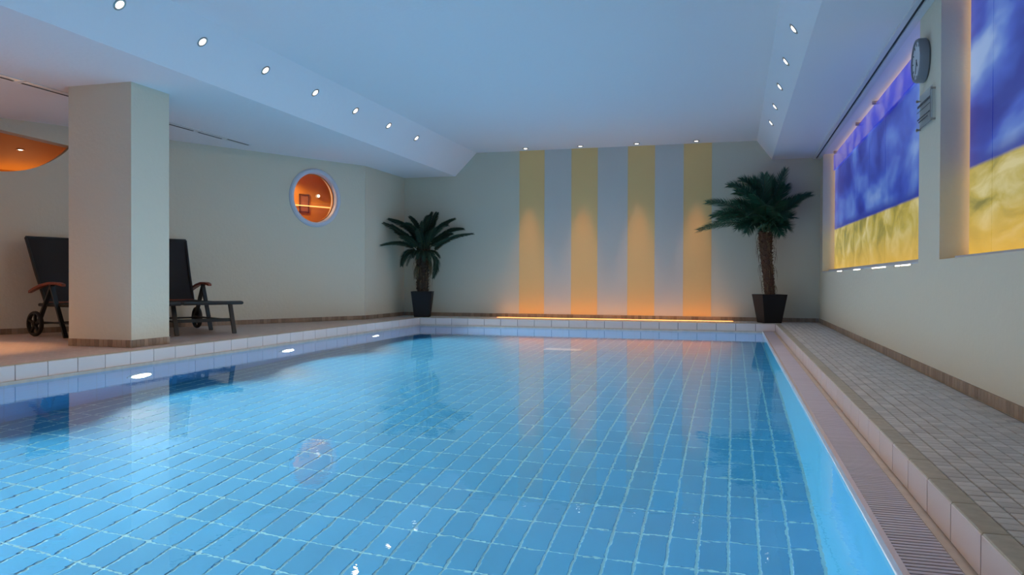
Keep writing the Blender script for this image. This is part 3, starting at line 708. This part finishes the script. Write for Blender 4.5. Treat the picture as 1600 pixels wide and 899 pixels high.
# ------------------------------------------------------------------ sun loungers
def make_lounger(back=(-0.27, 0, 0.965)):
    t = thing('sun_lounger', '', 'sun lounger')
    W = 0.29                                           # half width of the frame
    seat_z = 0.315
    bt = Vector(back); bb = Vector((0.06, 0, 0.33)); bd = (bt-bb).normalized()
    # seat and leg rest: side rails, end bar, sling
    for s in (-1, 1):
        MB().tube([(0.0, s*W, seat_z-0.01), (0.55, s*W, seat_z-0.01), (1.0, s*W, seat_z), (1.27, s*W, seat_z+0.008), (1.30, s*W, seat_z+0.005)], 0.017, 8).build('side_rail', m_frame, t)
    MB().tube([(1.29, -W, seat_z+0.006), (1.29, W, seat_z+0.006)], 0.018, 8).build('end_bar', m_frame, t)
    MB().tube([(0.04, -W, seat_z-0.01), (0.04, W, seat_z-0.01)], 0.014, 8).build('cross_bar', m_frame, t)
    mb = MB(); n = 14; vs = []
    for i in range(n+1):
        x = 0.07 + (1.27-0.07)*i/n; dz = -0.016*math.sin(math.pi*i/n)
        for s in (-1, -0.5, 0.5, 1): vs.append((x, s*(W-0.004), seat_z+0.012+dz-(0.008 if abs(s) < 1 else 0)))
    for v in list(vs): vs.append((v[0], v[1], v[2]-0.006))
    N = 4*(n+1); fs = []
    for i in range(n):
        for j in range(3):
            a_ = i*4+j; fs.append((a_, a_+1, a_+5, a_+4)); fs.append((a_+N, a_+4+N, a_+5+N, a_+1+N))
    mb.add(vs, fs, True); mb.build('seat_sling', m_sling, t)
    # backrest
    for s in (-1, 1):
        MB().tube([bb+Vector((0,s*(W-0.02),0)), bb+bd*0.3+Vector((-0.012,s*(W-0.02),0)), bt+Vector((0.0,s*(W-0.02),0))], 0.015, 8).build('back_rail', m_frame, t)
    MB().tube([bt+Vector((0,-W+0.02,0)), bt+Vector((0,W-0.02,0))], 0.018, 8).build('top_bar', m_frame, t)
    mb = MB(); vs = []; n = 10; nrm = Vector((bd.z, 0, -bd.x))
    for i in range(n+1):
        c = bb + (bt-bb)*(i/n) + nrm*(0.012-0.02*math.sin(math.pi*i/n)) + Vector((-0.012*math.sin(math.pi*i/n),0,0))
        for s in (-1, -0.5, 0.5, 1): vs.append((c.x, s*(W-0.022), c.z))
    for v in list(vs): vs.append((v[0]-0.006, v[1], v[2]))
    N = 4*(n+1); fs = []
    for i in range(n):
        for j in range(3):
            a_ = i*4+j; fs.append((a_, a_+1, a_+5, a_+4)); fs.append((a_+N, a_+4+N, a_+5+N, a_+1+N))
    mb.add(vs, fs, True); mb.build('back_sling', m_sling, t)
    mb = MB(); mb.bar((0.045,-W+0.02,0.325), (0.045,W-0.02,0.325), 0.05, 0.018); mb.build('rear_slat', m_wood, t)
    for s in (-1, 1):
        y = s*(W+0.022)
        # armrest, arched board
        pts = [(-0.13, 0.440), (-0.05, 0.468), (0.08, 0.505), (0.22, 0.527), (0.34, 0.525), (0.43, 0.508)]
        vs = []; fs = []
        for i, (x, z) in enumerate(pts):
            hw = [0.016, 0.024, 0.028, 0.029, 0.027, 0.017][i]
            vs += [(x, y-hw, z), (x, y+hw, z), (x, y+hw, z-0.024), (x, y-hw, z-0.024)]
        for i in range(len(pts)-1):
            for j in range(4): a_ = i*4; b2 = a_+4; fs.append((a_+j, a_+(j+1) % 4, b2+(j+1) % 4, b2+j))
        fs += [(3,2,1,0), tuple(len(vs)-4+k for k in range(4))]
        MB().add(vs, fs).build('armrest', m_wood, t)
        MB().bar((0.245, y, 0.505), (0.02, y, 0.13), 0.020, 0.040, (0,1,0)).build('rear_leg', m_frame, t)
        MB().bar((0.225, y, 0.505), (0.46, y, 0.0), 0.020, 0.040, (0,1,0)).build('front_leg', m_frame, t)
        MB().bar((1.01, s*W, seat_z-0.01), (1.12, s*W, 0.0), 0.022, 0.040, (0,1,0)).build('foot_leg', m_frame, t)
        MB().bar((0.03, y-s*0.025, 0.135), (1.07, s*W, 0.135), 0.016, 0.030, (0,1,0)).build('side_stretcher', m_frame, t)
        # wheel: tyre, hub and five spokes
        Mwh = Matrix.Translation((0.0, s*(W+0.045), 0.122)) @ Matrix.Rotation(R(90), 4, 'X')
        w_ = MB().lathe([(0.098,-0.018),(0.116,-0.018),(0.122,-0.008),(0.122,0.008),(0.116,0.018),(0.098,0.018),(0.094,0.0)], 36, Mwh, close=True).build('wheel', m_rubber, t)
        MB().lathe([(0.0001,-0.024),(0.022,-0.022),(0.026,0.0),(0.022,0.022),(0.0001,0.024)], 16, Mwh).build('hub', m_rubber, w_)
        for k in range(5):
            an = 2*math.pi*k/5+0.3; mb = MB()
            p0 = Mwh @ Vector((0.018*math.cos(an), 0.018*math.sin(an), 0)); p1 = Mwh @ Vector((0.099*math.cos(an), 0.099*math.sin(an), 0))
            mb.bar(p0, p1, 0.020, 0.024, (0,1,0)); mb.build('spoke', m_rubber, w_)
    MB().tube([(0.0,-W-0.05,0.122),(0.0,W+0.05,0.122)], 0.009, 8).build('axle', m_frame, t)
    mb = MB(); mb.bar((1.065,-W,0.14), (1.065,W,0.14), 0.022, 0.034); mb.build('foot_stretcher', m_frame, t)
    return t
l1 = make_lounger()
l1['label'] = 'black sun lounger whose spoked wheel and raised back show left of the pillar'
l1['group'] = 'sun loungers behind the pillar'
l2 = make_lounger((-0.17, 0, 1.0)); l2['group'] = l1['group']; l2['label'] = 'black sun lounger showing right of the pillar, foot end towards the pool'
l1.location = (-6.42, 6.29, 0); l1.rotation_euler = (0, 0, R(-13))
l2.location = (-6.07, 7.27, 0); l2.rotation_euler = (0, 0, R(-31))

# ------------------------------------------------------------------ potted palms
def pot(t, wt, wb, h, rot):
    def ring(w_, z): 
        c, s = math.cos(rot), math.sin(rot); return [((a*c-b_*s)*w_/2, (a*s+b_*c)*w_/2, z) for a, b_ in ((-1,-1),(1,-1),(1,1),(-1,1))]
    vs = ring(wb, 0.0) + ring(wb+0.004, 0.012) + ring(wt, h) + ring(wt-0.024, h) + ring(wt-0.034, h-0.03)
    fs = [(3,2,1,0)]
    for k in range(4):
        for i in range(4): fs.append((k*4+i, k*4+(i+1) % 4, k*4+4+(i+1) % 4, k*4+4+i))
    MB().add(vs, fs).build('planter', m_black, t)
    vs = ring(wt-0.032, h-0.022); MB().add(vs, [(0,1,2,3)]).build('soil', m_soil, t)
    mb = MB(); c, s = math.cos(rot), math.sin(rot)
    for k in range(70):
        a, b_ = random.uniform(-1,1)*(wt/2-0.035), random.uniform(-1,1)*(wt/2-0.035); r = random.uniform(0.008,0.017)
        mb.lathe([(0.0001,-r*0.6),(r,0.0),(0.0001,r*0.6)], 6, Matrix.Translation((a*c-b_*s, a*s+b_*c, h-0.012)))
    mb.build('pebbles', m_pebble, t, kind='stuff')

def frond(t, p0, p1, p2, ll, lw, n, mleaf, droop, vfold, curl=0.0, start=0.12, name='frond'):
    p0, p1, p2 = Vector(p0), Vector(p1), Vector(p2)
    mb = MB(); pts = []
    for i in range(11):
        u = i/10; pts.append(p0*(1-u)**2 + p1*2*u*(1-u) + p2*u*u)
    mb.cur = 1; mb.tube(pts, [0.007*(1-0.8*i/10)+0.0008 for i in range(11)], 5)
    mb.cur = 0
    for i in range(n):
        u = start + (1-start)*(i+0.5)/n
        c = p0*(1-u)**2 + p1*2*u*(1-u) + p2*u*u
        tan = ((p1-p0)*(1-u)+(p2-p1)*u).normalized()
        side = tan.cross(Vector((0,0,1)))
        if side.length < 0.15: side = tan.cross(Vector((0.3,1,0)))
        side.normalize(); upv = side.cross(tan).normalized()
        L = ll*(0.35+0.65*math.sin(math.pi*min(1, (u-start)/(1-start)*0.80+0.16)))*random.uniform(0.88,1.1)
        for s, vf in ((-1, vfold[0]), (1, vfold[0]), (-1, vfold[1]), (1, vfold[1])):
            d = (side*s*(1.0-0.4*abs(vf)) + tan*(0.55+0.75*u) + upv*vf + Vector((random.uniform(-.1,.1), random.uniform(-.1,.1), random.uniform(-.1,.1)))).normalized()
            q1 = c + d*L*0.5; q2 = c + d*L + Vector((0,0,-droop*L)) + tan*curl*L
            wv = tan*lw*0.5
            mb.add([c-wv*0.7, c+wv*0.7, q1+wv+Vector((0,0,-droop*L*0.25)), q1-wv+Vector((0,0,-droop*L*0.25)), q2], [(0,1,2,3),(3,2,4)])
    return mb.build(name, [mleaf, m_stem], t)

def trunk(t, path, rad, m_, scale_n, fibres, flen):
    mb = MB(); mb.tube(path, rad, 14)
    for k in range(scale_n):                       # leaf bases wound up the stem
        u = k/scale_n; i = min(int(u*(len(path)-1)), len(path)-2); f = u*(len(path)-1)-i
        c = Vector(path[i]).lerp(Vector(path[i+1]), f); r = rad[i]*(1-f)+rad[i+1]*f; an = k*2.399
        o = Vector((math.cos(an), math.sin(an), 0)); sd = Vector((-o.y, o.x, 0))
        w_ = r*0.34; a0 = c+o*(r*0.93)+Vector((0,0,-0.02)); tip = c+o*(r*1.16+0.004)+Vector((0,0,0.022))
        mb.add([a0-sd*w_, a0+sd*w_, tip+sd*w_*0.55, tip-sd*w_*0.55, c+o*r*0.9+sd*w_*0.5+Vector((0,0,0.03)), c+o*r*0.9-sd*w_*0.5+Vector((0,0,0.03))], [(0,1,2,3),(3,2,4,5),(0,3,5),(1,4,2)])
    tr_ = mb.build('trunk', m_, t)
    mb = MB()
    for k in range(fibres):
        u = random.random(); i = min(int(u*(len(path)-1)), len(path)-2); f = u*(len(path)-1)-i
        c = Vector(path[i]).lerp(Vector(path[i+1]), f); r = rad[i]*(1-f)+rad[i+1]*f; an = random.uniform(0, 2*math.pi)
        o = Vector((math.cos(an), math.sin(an), 0)); L = random.uniform(0.4, 1.0)*flen
        L = min(L, max(0.02, (c.z-path[0][2])*0.9))
        p0 = c+o*r; p1 = c+o*(r+L*random.uniform(0.2,0.45))+Vector((0,0,L*0.15)); p2 = c+o*(r+L*random.uniform(0.15,0.5))+Vector((0,0,-L))
        mb.tube([p0, p0.lerp(p1,0.6)+Vector((0,0,0.01)), p1, p1.lerp(p2,0.5)+o*0.01, p2], [0.003,0.003,0.0025,0.002,0.001], 3)
    mb.build('fibres', m_fibre, t, kind='stuff')
    return tr_

def palm(label, loc, face, s, ox, oy, specs, prm, mleaf):
    t = thing('potted_palm', label, 'plant', loc, rotz=face)
    return t

# left palm, a stocky one with rolled dark fronds; local x = to the right as seen from the pool, z up
sL = 0.00965/4.73; oxL, oyL = 390, 830
def PL(px, py, d=0.0): return ((px-oxL)*sL, d, (oyL-py)*sL)
tL = thing('potted_palm', 'short thick palm with dark arching fronds in the left corner, black square pot', 'plant', (-4.52, 10.93, 0), YAW, group='potted palms by the far wall')
pot(tL, 0.315, 0.225, 0.386, 0.0)
random.seed(11)
trunk(tL, [PL(390,640), PL(390,560), PL(390,480), PL(392,400), PL(395,330)], [0.080,0.085,0.086,0.088,0.090], m_trunk_dark, 90, 90, 0.14)
FL = [
   ((-0.098, -0.028, 1.0), (-0.259, -0.124, 1.168), (-0.553, -0.455, 1.061)),
   ((-0.07, -0.015, 1.082), (-0.327, -0.078, 1.302), (-0.531, -0.377, 1.391)),
   ((-0.063, 0.011, 1.165), (-0.268, 0.013, 1.41), (-0.483, -0.206, 1.464)),
   ((-0.012, 0.012, 1.206), (-0.105, 0.014, 1.431), (-0.197, 0.014, 1.509)),
   ((0.05, 0.011, 1.166), (0.09, 0.014, 1.432), (0.145, 0.015, 1.575)),
   ((0.078, 0.031, 1.167), (0.158, 0.086, 1.458), (0.203, 0.135, 1.582)),
   ((0.121, 0.016, 1.166), (0.242, 0.031, 1.393), (0.482, 0.044, 1.487)),
   ((0.14, 0.036, 1.106), (0.359, 0.103, 1.357), (0.608, 0.143, 1.34)),
   ((0.144, -0.004, 0.94), (0.32, -0.033, 1.225), (0.764, -0.063, 1.256)),
   ((-0.076, -0.041, 0.989), (-0.252, -0.17, 1.034), (-0.275, -0.293, 0.77)),
   ((0.123, -0.001, 0.94), (0.249, -0.028, 0.879), (0.177, -0.054, 0.593)),
   ((-0.08, -0.015, 1.062), (-0.245, -0.078, 1.251), (-0.389, -0.138, 1.277)),
   ((0.022, -0.009, 1.124), (0.016, -0.059, 1.345), (0.016, -0.106, 1.423)),
   ((0.097, 0.048, 1.086), (0.231, 0.147, 1.235), (0.434, 0.197, 1.27)),
   ((-0.045, 0.035, 1.084), (-0.136, 0.103, 1.314), (-0.387, 0.124, 1.459)),
   ((0.034, 0.06, 1.086), (0.019, 0.193, 1.341), (0.026, 0.314, 1.433)),
   ((-0.043, -0.065, 1.019), (-0.15, -0.259, 1.171), (-0.274, -0.439, 1.19)),
   ((0.109, -0.065, 1.04), (0.27, -0.259, 1.152), (0.424, -0.439, 1.183)),
   ((0.008, -0.065, 1.08), (-0.011, -0.258, 1.271), (-0.019, -0.438, 1.299)),
   ((0.088, -0.06, 1.081), (0.147, -0.24, 1.273), (0.224, -0.407, 1.322)),
   ((0.022, -0.015, 1.062), (-0.155, -0.076, 1.445), (-0.268, -0.137, 1.379)),
   ((0.063, -0.015, 1.083), (0.292, -0.076, 1.426), (0.379, -0.137, 1.381)),
   ((-0.106, 0.035, 1.043), (-0.321, 0.102, 1.231), (-0.454, -0.107, 1.38)),
   ((0.011, -0.002, 1.083), (0.043, -0.031, 1.489), (0.108, -0.061, 1.508)),
]
for p0, p1, p2 in FL:
    frond(tL, p0, p1, p2, 0.095, 0.013, 60, m_leaf, 0.25, (0.9, -0.2))
for k in range(40):                                    # inner fronds that fill the crown
    an = random.uniform(0, 2*math.pi); r = random.uniform(0.10, 0.24); h_ = random.uniform(0.02, 0.22)
    c = Vector(PL(395, 330)); p2 = c+Vector((math.cos(an)*r, math.sin(an)*r*0.9, 0.10+h_)); p1 = c+Vector((math.cos(an)*r*0.35, math.sin(an)*r*0.35, 0.12+h_*0.7))
    frond(tL, c+Vector((math.cos(an)*0.05, math.sin(an)*0.05, random.uniform(-0.16,0.02))), p1, p2, 0.08, 0.013, 30, m_leaf, 0.3, (0.8, -0.2))
for k in range(8):
    an = -math.pi*0.1 - math.pi*0.8*k/7; c = Vector(PL(392, 350)); o = Vector((math.cos(an), math.sin(an), 0))
    frond(tL, c+o*0.07, c+o*0.20+Vector((0,0,0.06)), c+o*random.uniform(0.22,0.30)+Vector((0,0,random.uniform(-0.22,-0.08))), 0.07, 0.012, 26, m_leaf, 0.3, (0.6, -0.2))
for k in range(9):                                     # short dry fronds hanging by the stem
    an = random.uniform(0, 2*math.pi); c = Vector(PL(390, random.uniform(400,470)))
    o = Vector((math.cos(an), math.sin(an), 0)); frond(tL, c+o*0.08, c+o*0.17+Vector((0,0,0.02)), c+o*0.16+Vector((0,0,-0.18)), 0.045, 0.008, 16, m_fibre, 0.4, (0.4, -0.1), name='dry_frond')

# right palm, taller, with a slim fibrous trunk and feathery fronds
sR = 0.00854/5.995; oxR, oyR = 735, 1528
def PR(px, py, d=0.0): return ((px-oxR)*sR, d, (oyR-py)*sR)
tR = thing('potted_palm', 'tall feathery palm with slim brown fibrous trunk in a black pot, right of the stripes', 'plant', (0.468, 10.97, 0), R(6), group='potted palms by the far wall')
pot(tR, 0.345, 0.235, 0.382, R(16))
random.seed(23)
trunk(tR, [PR(738,1260), PR(730,1170), PR(720,1060), PR(708,950), PR(700,850), PR(698,760), PR(695,680)], [0.060,0.062,0.066,0.070,0.074,0.080,0.085], m_trunk, 110, 150, 0.14)
FR = [
   ((-0.14, -0.037, 1.368), (-0.514, -0.165, 1.617), (-0.84, -0.283, 1.599)),
   ((-0.155, -0.053, 1.296), (-0.518, -0.214, 1.401), (-0.955, -0.383, 1.224)),
   ((-0.136, -0.01, 1.384), (-0.448, -0.063, 1.57), (-0.765, -0.12, 1.425)),
   ((-0.123, -0.007, 1.442), (-0.28, -0.031, 1.871), (-0.548, -0.078, 1.841)),
   ((-0.093, 0.011, 1.472), (-0.189, 0.031, 1.906), (-0.37, 0.03, 1.923)),
   ((-0.059, 0.004, 1.471), (-0.068, 0.006, 1.814), (-0.076, 0.006, 1.986)),
   ((-0.015, 0.024, 1.472), (0.053, 0.072, 1.72), (0.021, 0.099, 1.968)),
   ((0.018, 0.017, 1.471), (0.088, 0.032, 1.758), (0.206, 0.056, 2.059)),
   ((0.047, 0.022, 1.457), (0.243, 0.058, 1.644), (0.532, 0.11, 1.724)),
   ((0.042, 0.034, 1.443), (0.166, 0.091, 1.734), (0.22, 0.133, 1.853)),
   ((0.071, 0.0, 1.369), (0.214, -0.039, 1.535), (0.397, -0.067, 1.671)),
   ((0.044, -0.005, 1.297), (0.159, -0.051, 1.336), (0.198, -0.106, 1.261)),
   ((-0.14, -0.042, 1.296), (-0.319, -0.152, 1.375), (-0.439, -0.247, 1.257)),
   ((-0.073, -0.05, 1.381), (-0.122, -0.188, 1.624), (-0.263, -0.334, 1.694)),
   ((-0.031, -0.043, 1.381), (0.031, -0.162, 1.568), (0.094, -0.273, 1.612)),
   ((-0.064, 0.015, 1.443), (-0.132, 0.04, 1.791), (-0.214, 0.058, 1.938)),
   ((-0.106, 0.008, 1.386), (-0.301, 0.009, 1.618), (-0.468, 0.01, 1.62)),
   ((-0.12, 0.005, 1.328), (-0.357, -0.002, 1.502), (-0.666, -0.027, 1.388)),
   ((0.049, 0.034, 1.329), (0.196, 0.094, 1.447), (0.301, 0.142, 1.435)),
   ((-0.063, -0.074, 1.322), (-0.203, -0.295, 1.503), (-0.335, -0.502, 1.403)),
   ((-0.007, -0.064, 1.322), (0.045, -0.252, 1.476), (0.111, -0.424, 1.35)),
   ((-0.073, -0.051, 1.324), (-0.273, -0.217, 1.37), (-0.342, -0.353, 1.193)),
   ((0.011, -0.036, 1.31), (0.06, -0.159, 1.315), (0.096, -0.276, 1.167)),
   ((-0.084, -0.026, 1.44), (-0.263, -0.12, 1.746), (-0.465, -0.217, 1.739)),
   ((0.005, 0.015, 1.442), (0.173, 0.046, 1.586), (0.314, 0.07, 1.587)),
   ((-0.065, -0.087, 1.378), (-0.1, -0.322, 1.582), (-0.131, -0.541, 1.534)),
]
for p0, p1, p2 in FR:
    frond(tR, p0, p1, p2, 0.17, 0.013, 46, m_leaf2, 0.10, (0.75, -0.35), curl=0.1)
for k in range(26):
    an = random.uniform(0, 2*math.pi); r = random.uniform(0.12, 0.26); h_ = random.uniform(-0.08, 0.20)
    c = Vector(PR(695, 640)); p1 = c+Vector((math.cos(an)*r*0.45, math.sin(an)*r*0.4, 0.14+h_)); p2 = c+Vector((math.cos(an)*r, math.sin(an)*r*0.85, 0.06+h_))
    frond(tR, c+Vector((math.cos(an)*0.05, math.sin(an)*0.05, random.uniform(-0.06,0.03))), p1, p2, 0.14, 0.013, 28, m_leaf2, 0.12, (0.7, -0.3), curl=0.1)
